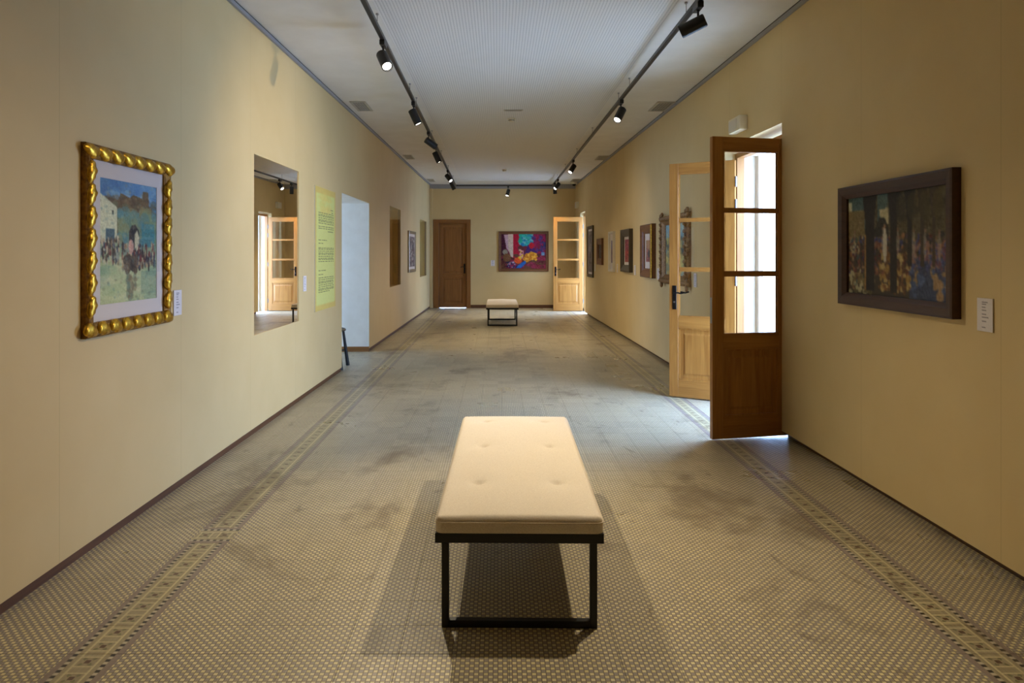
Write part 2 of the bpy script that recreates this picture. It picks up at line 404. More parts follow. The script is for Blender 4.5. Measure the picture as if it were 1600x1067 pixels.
# ---- ceiling
b = B(); b.box((-2.6, Y0 - 0.2, ZC), (2.8, Y1 + 0.2, ZC + 0.15))
CEIL = tag(b.build('ceiling', 'ceiling'), 'white ceiling with perforated acoustic centre panel', 'ceiling', kind='structure')
TZ = 3.22
TLX = lambda y: -0.936 - 0.0115 * (y - 4.99)
TRX = 1.405
b = B(); b.box((TLX(10) + 0.06, Y0, ZC - 0.001), (TRX - 0.05, 18.2, ZC + 0.001)); b.build('perforated_panel', 'perf', CEIL)
# ceiling trims
def edge_trim(name, fx, s, label):
    o = tag(add(name, None), label, 'trim', kind='structure')
    for nm, w0, w1, z0, z1, mt in (('trim_strip', 0.0, 0.022, ZC - 0.040, ZC - 0.010, 'trim'), ('shadow_line', 0.0, 0.020, ZC - 0.010, ZC, 'shadow_gap')):
        b = B(); a, c_ = Y0, Y1
        b.hexa([(fx(a) + s * w0, a, z0), (fx(a) + s * w1, a, z0), (fx(c_) + s * w1, c_, z0), (fx(c_) + s * w0, c_, z0),
                (fx(a) + s * w0, a, z1), (fx(a) + s * w1, a, z1), (fx(c_) + s * w1, c_, z1), (fx(c_) + s * w0, c_, z1)])
        b.build(nm, mt, o)
edge_trim('trim_1', XL, 1, 'grey metal strip where left wall meets ceiling')
edge_trim('trim_2', XR, -1, 'grey metal strip where right wall meets ceiling')
b = B(); b.box((-1.85, Y1 - 0.03, ZC - 0.12), (2.1, Y1, ZC)); tag(b.build('trim_3', 'trim', bevel=0.004), 'grey band across the top of the end wall', 'trim', kind='structure')
b = B(); b.box((XL(Y1) - 0.001, Y1 - 0.06, 0), (XL(Y1) + 0.075, Y1, ZC - 0.12)); tag(b.build('trim_4', 'wall', bevel=0.006), 'narrow cream upright strip in the far left corner', 'trim', kind='structure')

# ---- recessed windows of the left wall
for i, (ya, yb, za, zb) in enumerate(wins):
    lab = ('tinted glass pane over a deep recess beside the yellow text panel', 'tinted glass pane over a deep recess beyond the left doorway', 'tinted glass pane over a deep recess nearest the end wall')[i]
    o = tag(add('window_%d' % (i + 1), None, None, (0, 0, 0)), lab, 'window', kind='structure')
    b = B(); xa, xb = XL(ya), XL(yb)
    b.hexa([(xa - 0.014, ya, za), (xa - 0.014, yb, za), (xa - 0.006, yb, za), (xa - 0.006, ya, za), (xa - 0.014, ya, zb), (xa - 0.014, yb, zb), (xa - 0.006, yb, zb), (xa - 0.006, ya, zb)])
    b.bm.free(); b = B(); b.quad((xa - 0.008, ya, za), (xb - 0.008, yb, za), (xb - 0.008, yb, zb), (xa - 0.008, ya, zb)); b.build('pane', 'tinted_glass', o)
    for q_, (c0, c1_) in {'sill': ((ya, za), (yb, za + 0.004)), 'soffit': ((ya, zb - 0.004), (yb, zb)), 'near': ((ya, za), (ya + 0.004, zb)), 'far': ((yb - 0.004, za), (yb, zb))}.items():
        b = B(); b.box((xa - 0.44, c0[0], c0[1]), (min(xa, xb) - 0.022, c1_[0], c1_[1])); b.build('brightening_lining', 'recess_bright', o)  # added lining, paler than the wall paint to brighten the dim recess
    b = B(); b.box((xa - 0.47, ya - 0.05, za - 0.05), (xa - 0.44, yb + 0.05, zb + 0.05)); b.build('back_panel', 'recess_bright', o)
    b = B(); b.box((xb - 0.05, yb - 0.012, za), (xb - 0.012, yb, zb)); b.build('frame_edge', 'frame_silver' if i == 0 else 'trim', o)

# ------------------------------------------------------------------ doors
def leaf(name, label, pivot, ang, wd, ht, hand=1, handle=True, dark=False, hinges=True, z0=0.012):
    """glazed leaf: local x runs from hinge to latch, y is its thickness"""
    wv, wh = ('oak_dark', 'oak_dark_h') if dark else ('oak', 'oak_h')
    o = tag(add(name, None, None, (pivot[0], pivot[1], z0), (0, 0, ang)), label, 'door', kind='structure')
    th, st = 0.042, 0.092
    fr = [0, .044, .239, .247, .449, .459, .656, .705, .927, 1.0]
    Z = [ht * (1 - f_) for f_ in fr]
    for xa in (0.0, wd - st): B().box((xa, -th / 2, 0), (xa + st, th / 2, ht)).build('stile', wv, o, bevel=0.002)
    for za, zb in ((Z[1], Z[0]), (Z[7], Z[6]), (Z[9], Z[8])): B().box((st, -th / 2, za), (wd - st, th / 2, zb)).build('rail', wh, o, bevel=0.002)
    for za, zb in ((Z[3], Z[2]), (Z[5], Z[4])): B().box((st, -0.014, za - 0.004), (wd - st, 0.014, zb + 0.004)).build('glazing_bar', wh, o, bevel=0.003)
    for za, zb in ((Z[2], Z[1]), (Z[4], Z[3]), (Z[6], Z[5])):
        B().quad((st, 0, za), (wd - st, 0, za), (wd - st, 0, zb), (st, 0, zb)).build('pane', 'clear_glass', o)
        bb = B()
        for s in (-1, 1):
            ya_, yb_ = sorted((s * 0.006, s * 0.017))
            bb.box((st, ya_, za), (st + 0.01, yb_, zb)); bb.box((wd - st - 0.01, ya_, za), (wd - st, yb_, zb)); bb.box((st, ya_, zb - 0.01), (wd - st, yb_, zb)); bb.box((st, ya_, za), (wd - st, yb_, za + 0.01))
        bb.build('glazing_bead', wv, o)
    B().box((st, -0.008, Z[8]), (wd - st, 0.008, Z[7])).build('panel', wv, o)
    m = 0.05
    for s in (-1, 1):
        bb = B(); a, c_, za, zb = st, wd - st, Z[8], Z[7]
        q0 = [(a + m, s * .008, za + m), (c_ - m, s * .008, za + m), (c_ - m, s * .008, zb - m), (a + m, s * .008, zb - m)]
        q1 = [(a + m + .02, s * .016, za + m + .02), (c_ - m - .02, s * .016, za + m + .02), (c_ - m - .02, s * .016, zb - m - .02), (a + m + .02, s * .016, zb - m - .02)]
        for i in range(4): bb.quad(q0[i], q0[(i + 1) % 4], q1[(i + 1) % 4], q1[i])
        bb.quad(*q1); bb.build('raised_field', wv, o)
        ya_, yb_ = sorted((s * 0.008, s * 0.018)); bb = B()
        bb.box((a, ya_, za), (a + .014, yb_, zb)); bb.box((c_ - .014, ya_, za), (c_, yb_, zb)); bb.box((a, ya_, za), (c_, yb_, za + .014)); bb.box((a, ya_, zb - .014), (c_, yb_, zb))
        bb.build('panel_moulding', wv, o)
    if handle:
        for s in (-1, 1):
            ya_, yb_ = sorted((s * th / 2, s * (th / 2 + 0.006)))
            pl = B().box((wd - 0.075, ya_, 0.88), (wd - 0.033, yb_, 1.12)).build('handle_plate', 'iron', o, bevel=0.002); pl['label'] = 'black iron handle plate'
            yy = s * (th / 2 + 0.05)
            B().tube([(wd - .054, s * th / 2, 1.045), (wd - .054, yy, 1.045), (wd - .10, yy, 1.052), (wd - .13, yy, 1.043), (wd - .175, yy, 1.056)], 0.008).build('lever', 'iron', pl, smooth=True)
            B().cyl((wd - .054, s * (th / 2 + .004), 0.955), (wd - .054, s * (th / 2 + .010), 0.955), 0.010).build('keyhole_rose', 'steel', pl)
    if hinges:
        for zz in (0.25, 1.18, 1.92, 2.14): B().cyl((-0.008, -th / 2 * hand, zz - 0.05), (-0.008, -th / 2 * hand, zz + 0.05), 0.009).build('hinge', 'steel', o)
    B().box((wd, -0.011, 0.90), (wd + 0.002, 0.011, 1.10)).build('latch_plate', 'steel', o)
    return o
v1 = Vector((1.657 - 2.312, 5.56 - 5.70)); v2 = Vector((1.75 - 2.307, 7.28 - 6.945))
leaf('door_1', 'darker shaded glazed oak door leaf nearest the viewer, facing the bench', (2.312, 5.715), math.atan2(v1.y, v1.x), 0.668, 2.352, handle=False)
leaf('door_2', 'glazed oak door leaf with black lever handle beside the ornate frame', (2.307, 6.96), math.atan2(v2.y, v2.x), 0.65, 2.352, hand=-1)
leaf('door_3', 'open glazed pale oak door by the end wall painting', (2.158, 18.225), R(180), 0.75, 2.38, hand=-1)
def door_frame(name, label, x0, ya, yb, zt, post=0.055):
    o = tag(add(name, None), label, 'door frame', kind='structure')
    B().box((x0, ya, 0), (x0 + 0.07, ya + 0.02, zt)).build('jamb', 'oak', o)
    B().box((x0, yb - post, 0), (x0 + 0.07, yb, zt)).build('jamb', 'oak', o)
    B().box((x0, ya, zt), (x0 + 0.07, yb, zt + 0.05)).build('head', 'oak', o)
    B().box((x0 + 0.07, yb - post + 0.02, 0), (x0 + 0.19, yb, zt + 0.05)).build('inner_casing', 'plaster', o)
    B().box((x0 + 0.19, yb - 0.11, 0), (x0 + 0.235, yb, zt + 0.05)).build('outer_post', 'frame_white', o)
    B().box((x0 + 0.07, ya, zt + 0.02), (x0 + 0.235, yb, zt + 0.055)).build('inner_head', 'plaster', o)
door_frame('trim_5', 'oak and white frame of the near double doorway', 2.335, D0, D1, 2.385)
door_frame('trim_6', 'oak and white frame of the far right doorway', 2.2, FD0, FD1, 2.41, 0.03)
# closed door of the end wall
o = tag(add('door_4', None, None, (BDX0, Y1, 0)), 'closed solid oak door with two panels in the end wall', 'door', kind='structure')
W4 = BDX1 - BDX0; p = 0.11
for xa, xb in ((0, p + 0.04), (W4 - p, W4)): B().box((xa, -0.02, 0), (xb, 0.12, BDT)).build('jamb', 'oak_dark', o, bevel=0.004)
B().box((p + 0.04, -0.02, BDT - 0.1), (W4 - p, 0.12, BDT)).build('head', 'oak_dark_h', o, bevel=0.004)
xa, xb, zb4, zt4 = p + 0.045, W4 - p - 0.005, 0.012, BDT - 0.105
for a, c_ in ((xa, xa + 0.1), (xb - 0.1, xb)): B().box((a, 0.025, zb4), (c_, 0.065, zt4)).build('stile', 'oak_dark', o, bevel=0.002)
for a, c_ in ((zb4, zb4 + 0.11), (0.82, 0.93), (zt4 - 0.10, zt4)): B().box((xa + 0.1, 0.025, a), (xb - 0.1, 0.065, c_)).build('rail', 'oak_dark_h', o, bevel=0.002)
for a, c_ in ((zb4 + 0.11, 0.82), (0.93, zt4 - 0.10)):
    pn = B().box((xa + 0.1, 0.045, a), (xb - 0.1, 0.055, c_)).build('panel', 'oak_dark', o)
    B().box((xa + 0.15, 0.034, a + 0.05), (xb - 0.15, 0.046, c_ - 0.05)).build('raised_field', 'oak_dark', pn, bevel=0.008)
for a, c_ in ((xa - 0.02, xa + 0.012), (xb - 0.012, xb + 0.02)): B().box((a, 0.066, 0), (c_, 0.09, zt4 + 0.02)).build('door_stop', 'oak_dark', o)
B().box((xa, 0.066, zt4 - 0.012), (xb, 0.09, zt4 + 0.02)).build('door_stop', 'oak_dark_h', o)
pl = B().box((xb - 0.075, 0.017, 0.93), (xb - 0.03, 0.025, 1.19)).build('handle_plate', 'iron', o, bevel=0.002); pl['label'] = 'black iron handle plate'
B().tube([(xb - .052, .02, 1.10), (xb - .052, -.03, 1.10), (xb - .10, -.03, 1.107), (xb - .16, -.03, 1.10)], 0.009).build('lever', 'iron', pl, smooth=True)
# plastic boxes over the doors
def wall_box(px0, px1, py0, py1, off, label):
    ya, zt = onR(px1, py0); yb, _ = onR(px0, py0); _, zb = onR(px1, py1)
    o = thing('emergency_light', label, 'emergency light', (XR((ya + yb) / 2), (ya + yb) / 2, zb), ANG_R, 'emergency lights over the doors')
    hw, h = 0.15, zt - zb
    B().box((-hw, -off, 0), (hw, 0, h)).build('housing', 'plastic', o, bevel=0.012, seg=2)
    B().box((-hw + 0.02, -off - 0.004, 0.02), (hw - 0.07, -off + 0.002, h - 0.02)).build('diffuser', 'frame_white', o, bevel=0.002)
wall_box(1147, 1172, 177, 200, 0.075, 'cream plastic emergency light box above the near double doorway')
wall_box(901, 906, 314, 324, 0.07, 'tiny cream emergency light box above the far right doorway')

# ------------------------------------------------------------------ painting raster
class Canvas:
    def __init__(s, nx, ny, base):
        s.nx, s.ny = nx, ny; s.a = np.tile(np.array(base, float), (ny, nx, 1))
        s.v, s.u = np.meshgrid((np.arange(ny)) / (ny - 1), (np.arange(nx)) / (nx - 1), indexing='ij')
        s.r = np.random.RandomState(5)
    def put(s, mask, col, jit=14, al=1.0):
        n = s.r.normal(0, jit, (s.ny, s.nx, 1)); c = np.clip(np.array(col, float) + n, 0, 255)
        m = mask[..., None] * al; s.a = s.a * (1 - m) + c * m; return s
    def rect(s, u0, v0, u1, v1, col, **k): return s.put(((s.u >= u0) & (s.u <= u1) & (s.v >= v0) & (s.v <= v1)).astype(float), col, **k)
    def ell(s, cu, cv, ru, rv, col, **k): return s.put((((s.u - cu) / ru) ** 2 + ((s.v - cv) / rv) ** 2 <= 1).astype(float), col, **k)
    def poly(s, pts, col, **k):
        ins = np.zeros((s.ny, s.nx), bool); n = len(pts)
        for i in range(n):
            (x1, y1), (x2, y2) = pts[i], pts[(i + 1) % n]
            if y1 == y2: continue
            c_ = ((y1 > s.v) != (y2 > s.v)) & (s.u < (x2 - x1) * (s.v - y1) / (y2 - y1) + x1); ins ^= c_
        return s.put(ins.astype(float), col, **k)
    def dabs(s, u0, v0, u1, v1, cols, n, ru, rv, **k):
        for _ in range(n):
            s.ell(s.r.uniform(u0, u1), s.r.uniform(v0, v1), ru * s.r.uniform(.5, 1.4), rv * s.r.uniform(.5, 1.4), cols[s.r.randint(len(cols))], **k)
        return s
    def soft(s, n=1):
        for _ in range(n):
            p = np.pad(s.a, ((1, 1), (1, 1), (0, 0)), mode='edge'); s.a = (p[1:-1, 1:-1] * 4 + p[:-2, 1:-1] + p[2:, 1:-1] + p[1:-1, :-2] + p[1:-1, 2:]) / 8
        return s
    def mesh(s, name, w_, h_, y=0.0):
        nx, ny = s.nx, s.ny
        co = np.stack([(s.u - .5) * w_, np.full_like(s.u, y), (1 - s.v) * h_], -1).reshape(-1, 3)
        i = np.arange((ny - 1) * (nx - 1)); r_, c_ = i // (nx - 1), i % (nx - 1); k = r_ * nx + c_
        fc = np.stack([k, k + nx, k + nx + 1, k + 1], -1)
        me = bpy.data.meshes.new(name); me.from_pydata(co.tolist(), [], fc.tolist())
        at = me.color_attributes.new('paint', 'FLOAT_COLOR', 'POINT')
        q = np.clip(s.a, 0, 255) / 255; lin = np.where(q <= 0.04045, q / 12.92, ((q + 0.055) / 1.055) ** 2.4)
        at.data.foreach_set('color', np.concatenate([lin, np.ones((ny, nx, 1))], -1).astype(np.float32).ravel())
        me.materials.append(MAT['paint']); return me

def frame_rails(o, W, H, prof, mat, sub=None):
    """four mitred rails; prof is a list of (inset from outer edge, height off the wall)"""
    cor = [(-W / 2, 0), (W / 2, 0), (W / 2, H), (-W / 2, H)]; inw = [(1, 1), (-1, 1), (-1, -1), (1, -1)]
    pr = [(0, 0)] + prof + [(prof[-1][0], 0)]
    for i in range(4):
        j = (i + 1) % 4; bb = B(); ra, rb = [], []
        for d, h in pr:
            ra.append(bb.bm.verts.new((cor[i][0] + inw[i][0] * d, -h, cor[i][1] + inw[i][1] * d)))
            rb.append(bb.bm.verts.new((cor[j][0] + inw[j][0] * d, -h, cor[j][1] + inw[j][1] * d)))
        for k in range(len(pr) - 1): bb.bm.faces.new((ra[k], ra[k + 1], rb[k + 1], rb[k]))
        bb.build('frame_rail', mat, o)
def picture(label, ya, yb, za, zb, side, prof, mat, canvas, matw=0.0, glass=False, name='framed_painting', inner=0.012):
    """ya..yb along the wall (depth), za..zb heights"""
    W, H = abs(yb - ya), zb - za; m_ = (ya + yb) / 2
    if side == 'L': o = thing(name, label, 'painting', (XL(m_), m_, za), ANG_L)
    elif side == 'R': o = thing(name, label, 'painting', (XR(m_), m_, za), ANG_R)
    else: o = thing(name, label, 'painting', (m_, Y1, za), 0)
    frame_rails(o, W, H, prof, mat)
    fw = prof[-1][0]
    if matw:
        mx_, mz = matw if isinstance(matw, tuple) else (matw, matw)
        bb = B(); x0, x1, z0, z1 = -W / 2 + fw - 0.004, W / 2 - fw + 0.004, fw - 0.004, H - fw + 0.004
        bb.box((x0, -inner, z0), (x0 + mx_, -0.004, z1)); bb.box((x1 - mx_, -inner, z0), (x1, -0.004, z1)); bb.box((x0 + mx_, -inner, z0), (x1 - mx_, -0.004, z0 + mz)); bb.box((x0 + mx_, -inner, z1 - mz), (x1 - mx_, -0.004, z1))
        bb.build('passepartout', 'mat', o)
        cw, ch, cz = W - 2 * fw - 2 * mx_ + 0.01, H - 2 * fw - 2 * mz + 0.01, fw + mz - 0.005
        add('print', canvas.mesh('print', cw, ch), o, (0, -inner + 0.003, cz))
    else:
        add('canvas', canvas.mesh('canvas', W - 2 * fw + 0.008, H - 2 * fw + 0.008), o, (0, -inner, fw - 0.004))
    B().box((-W / 2 + .01, -0.004, 0.01), (W / 2 - .01, 0.0, H - 0.01)).build('backing', 'frame_black', o)
    if glass: B().quad((-W / 2 + fw, -inner - 0.004, fw), (W / 2 - fw, -inner - 0.004, fw), (W / 2 - fw, -inner - 0.004, H - fw), (-W / 2 + fw, -inner - 0.004, H - fw)).build('glazing', 'picture_glass', o)
    return o, W, H
def carved(o, W, H, mesh, inset, lift, pitch, twist=0.6, name='carved_leaf'):
    def run(p0, p1, ang):
        L = math.dist(p0, p1); n = max(2, round(L / pitch))
        for i in range(n + 1 if ang in (0, 180) else n - 1):
            t = i / n if ang in (0, 180) else (i + 1) / n
            x_, z_ = p0[0] + (p1[0] - p0[0]) * t, p0[1] + (p1[1] - p0[1]) * t
            add(name, mesh, o, (x_, -lift, z_), (0, R(-ang) + twist * rng.uniform(0.85, 1.15), 0))
    a = inset
    run((-W / 2 + a, a), (W / 2 - a, a), 0); run((W / 2 - a, H - a), (-W / 2 + a, H - a), 180)
    run((W / 2 - a, a), (W / 2 - a, H - a), 90); run((-W / 2 + a, H - a), (-W / 2 + a, a), 270)
PEOPLE = [(58, 44, 36), (96, 70, 50), (150, 120, 90), (190, 168, 130), (120, 60, 50), (70, 74, 84), (40, 34, 32)]

# 1: gold frame, watercolour of a gate
c1 = Canvas(120, 148, (150, 168, 128))
c1.rect(0, 0, 1, .3, (98, 146, 176)); c1.dabs(0, 0, 1, .22, [(70, 120, 168), (150, 180, 190), (90, 140, 180), (60, 104, 150)], 40, .12, .05, al=.5)
c1.poly([(.08, .14), (.3, .16), (.34, .10), (.5, .13), (.56, .10), (.72, .12), (.74, .06), (.84, .06), (.86, .2), (1, .24), (1, .5), (.08, .5)], (104, 82, 52)); c1.dabs(.1, .14, 1, .32, [(84, 62, 40), (130, 100, 60), (100, 110, 80)], 60, .05, .03, al=.5)
c1.rect(.3, .25, 1, .55, (108, 136, 116)); c1.dabs(.3, .24, 1, .55, [(72, 128, 140), (130, 146, 104), (90, 140, 146), (150, 140, 90)], 60, .07, .05, al=.5)
c1.rect(.72, .34, .96, .54, (58, 130, 146), al=.7)
c1.poly([(0, .12), (.06, .14), (.28, .22), (.28, .5), (0, .52)], (206, 204, 170)); c1.rect(.1, .4, .24, .5, (70, 100, 110)); c1.rect(.2, .25, .22, .28, (50, 50, 46))
c1.poly([(.48, .62), (.48, .42), (.53, .36), (.6, .35), (.66, .40), (.7, .62)], (58, 48, 40)); c1.poly([(.58, .6), (.58, .44), (.63, .40), (.67, .46), (.67, .6)], (206, 196, 160))
c1.rect(0, .62, 1, 1, (178, 184, 138)); c1.dabs(0, .66, 1, 1, [(196, 196, 150), (160, 176, 130), (120, 150, 130), (206, 200, 160)], 50, .14, .04, al=.4)
c1.dabs(0, .48, .32, .66, PEOPLE + [(196, 184, 150), (150, 156, 140)], 110, .014, .03); c1.dabs(.36, .52, .98, .72, PEOPLE + [(176, 150, 110), (120, 136, 120)], 140, .016, .03); c1.ell(.52, .54, .05, .06, (206, 160, 140)); c1.dabs(.4, .62, .62, .74, [(70, 58, 46), (104, 84, 60)], 30, .03, .03)
c1.dabs(.45, .78, .6, .98, [(120, 96, 70), (100, 120, 100)], 30, .03, .03, al=.5); c1.rect(.7, .75, 1, .95, (86, 124, 116), al=.35)
c1.dabs(0, 0, 1, 1, [(120, 150, 140), (190, 186, 150), (96, 90, 70), (150, 140, 110), (80, 120, 130)], 260, .02, .012, al=.28); c1.soft(1)
ya, yb = onL(126, 0)[0], onL(269, 0, 0.035)[0]
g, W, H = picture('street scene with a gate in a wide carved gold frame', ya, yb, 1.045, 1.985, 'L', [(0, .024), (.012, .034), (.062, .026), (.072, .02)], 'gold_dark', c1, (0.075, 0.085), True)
bb = B(); bb.ball(Matrix.Diagonal((.060, .018, .034, 1)), 18, 12)
for v in bb.bm.verts:
    t = v.co.x / .060; v.co.y += 0.003 * math.sin(9 * t + v.co.z * 90); v.co.z += 0.012 * t * t * (1 if t > 0 else -1); v.co.z *= 1.0 - 0.35 * t; v.co.y *= 1.0 - 0.3 * t
lm = bb.mesh('carved_leaf', 'gold', smooth='full')
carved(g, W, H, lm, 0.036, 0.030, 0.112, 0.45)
# 2: colonnade
c2 = Canvas(120, 76, (64, 52, 38))
c2.rect(0, 0, 1, .5, (86, 76, 52)); c2.rect(0, 0, .22, .34, (72, 92, 90)); c2.rect(.34, 0, .46, .3, (78, 98, 94)); c2.rect(0, .14, .2, .46, (122, 104, 66)); c2.poly([(.36, .16), (.46, .14), (.46, .3), (.38, .28)], (188, 176, 136))
c2.rect(0, .05, .05, .14, (190, 184, 150)); c2.rect(.47, 0, 1, .34, (78, 66, 40)); c2.dabs(.47, 0, 1, .34, [(96, 84, 50), (60, 52, 34), (90, 80, 56)], 60, .05, .05, al=.5)
c2.dabs(0, .42, 1, .8, [(120, 70, 50), (80, 60, 70), (60, 60, 100), (150, 100, 60), (90, 40, 36), (50, 44, 40), (140, 110, 80)], 420, .014, .022)
c2.rect(.66, .62, 1, 1, (56, 66, 98), al=.85); c2.dabs(.66, .5, 1, .72, [(110, 70, 84), (70, 74, 120), (140, 104, 90)], 120, .014, .02); c2.dabs(.66, .72, 1, .98, [(150, 120, 84), (70, 84, 120), (40, 50, 90)], 22, .025, .04)
c2.dabs(.0, .78, .3, .98, [(120, 100, 60), (90, 80, 50), (170, 160, 120)], 40, .03, .03); c2.dabs(.36, .6, .66, .95, [(150, 116, 56), (120, 80, 40), (176, 150, 90), (90, 60, 36)], 120, .018, .03)
for u0, wd_, cc in ((.205, .10, (36, 28, 24)), (.475, .07, (40, 32, 26)), (.64, .045, (44, 36, 30)), (.76, .03, (64, 52, 40)), (.86, .025, (70, 56, 42))):
    c2.rect(u0, .0, u0 + wd_, .95 if u0 < .6 else .7, cc, jit=6); c2.poly([(u0 - .03, 0), (u0 + wd_ + .03, 0), (u0 + wd_, .26), (u0, .26)], cc, jit=6)
c2.poly([(.31, .34), (.36, .24), (.42, .24), (.46, .34), (.46, .42), (.31, .42)], (46, 40, 30)); c2.rect(.20, .4, .215, .95, (150, 110, 56))
for u0, h0 in ((.40, .34), (.55, .36), (.70, .38), (.80, .38), (.92, .4), (.08, .36)): c2.ell(u0, h0 + .13, .015, .12, (180, 170, 150), al=.45); c2.ell(u0, h0, .010, .018, (130, 96, 70))
c2.dabs(.0, .4, .2, .95, [(150, 120, 80), (90, 60, 46), (70, 84, 76), (176, 160, 120)], 60, .012, .02)
for k_ in range(4): c2.ell(.575 + k_ * .11, .16, .045, .13, (58 + 8 * k_, 52 + 6 * k_, 36), jit=6, al=.7)
c2.ell(.42, .5, .022, .17, (196, 188, 168)); c2.ell(.418, .32, .012, .025, (150, 110, 80)); c2.soft(1)
ya, yb = onR(1502, 0)[0], onR(1309, 0, 0.045)[0]
picture('dark colonnade crowd scene in a plain dark brown frame', ya, yb, 1.13, 1.877, 'R', [(0, .046), (.012, .05), (.05, .045), (.075, .026)], 'frame_brown', c2)
# 3: colourful interior on the end wall
c3 = Canvas(96, 78, (112, 36, 52))
c3.rect(0, 0, .1, 1, (70, 14, 40)); c3.poly([(.06, .02), (.15, .02), (.17, .5), (.12, .42)], (200, 160, 168)); c3.poly([(.15, 0), (.27, 0), (.27, .72), (.23, .7), (.16, .45)], (214, 186, 160))
c3.rect(.27, 0, .42, .7, (176, 16, 46)); c3.rect(.42, 0, .72, .34, (44, 150, 168)); c3.dabs(.42, .0, .72, .34, [(30, 120, 160), (60, 176, 160), (30, 160, 130), (110, 170, 170)], 70, .04, .04)
c3.rect(.72, 0, 1, .6, (112, 40, 90)); c3.dabs(.72, 0, 1, .62, [(150, 20, 70), (90, 50, 110), (60, 50, 100), (130, 30, 60)], 90, .04, .06)
c3.dabs(.0, .6, 1, 1, [(120, 34, 50), (90, 40, 36), (140, 40, 70), (100, 60, 40)], 120, .06, .04)
c3.poly([(.52, .58), (.6, .3), (.7, .34), (.82, .55), (.6, .62)], (70, 30, 100)); c3.ell(.68, .33, .06, .09, (196, 20, 36)); c3.ell(.43, .42, .06, .1, (96, 44, 40))
c3.poly([(.47, .72), (.66, .5), (.78, .55), (.82, .66), (.56, .82)], (222, 150, 36)); c3.dabs(.52, .56, .78, .74, [(236, 176, 60), (200, 120, 20)], 40, .03, .03)
c3.ell(.38, .76, .09, .09, (222, 84, 32)); c3.poly([(.3, .98), (.46, .82), (.54, .76), (.56, .84), (.44, .98)], (36, 100, 178)); c3.dabs(.12, .8, .34, .98, [(48, 30, 76), (190, 170, 190), (150, 40, 80), (30, 24, 60)], 70, .02, .02)
c3.ell(.09, .52, .06, .08, (150, 140, 120)); c3.ell(.13, .68, .09, .12, (120, 80, 46)); c3.rect(.9, .52, .97, .62, (110, 150, 190)); c3.dabs(.4, .45, .5, .7, [(220, 150, 140), (230, 190, 60)], 20, .02, .04)
c3.soft(1)
xa, zt = onB(779, 361.5); xb, zb = onB(857, 424)
picture('colourful red and orange interior scene in brown frame on the end wall', xa, xb, zb, zt, 'B', [(0, .03), (.015, .045), (.045, .035), (.06, .038), (.075, .02)], 'frame_walnut', c3)
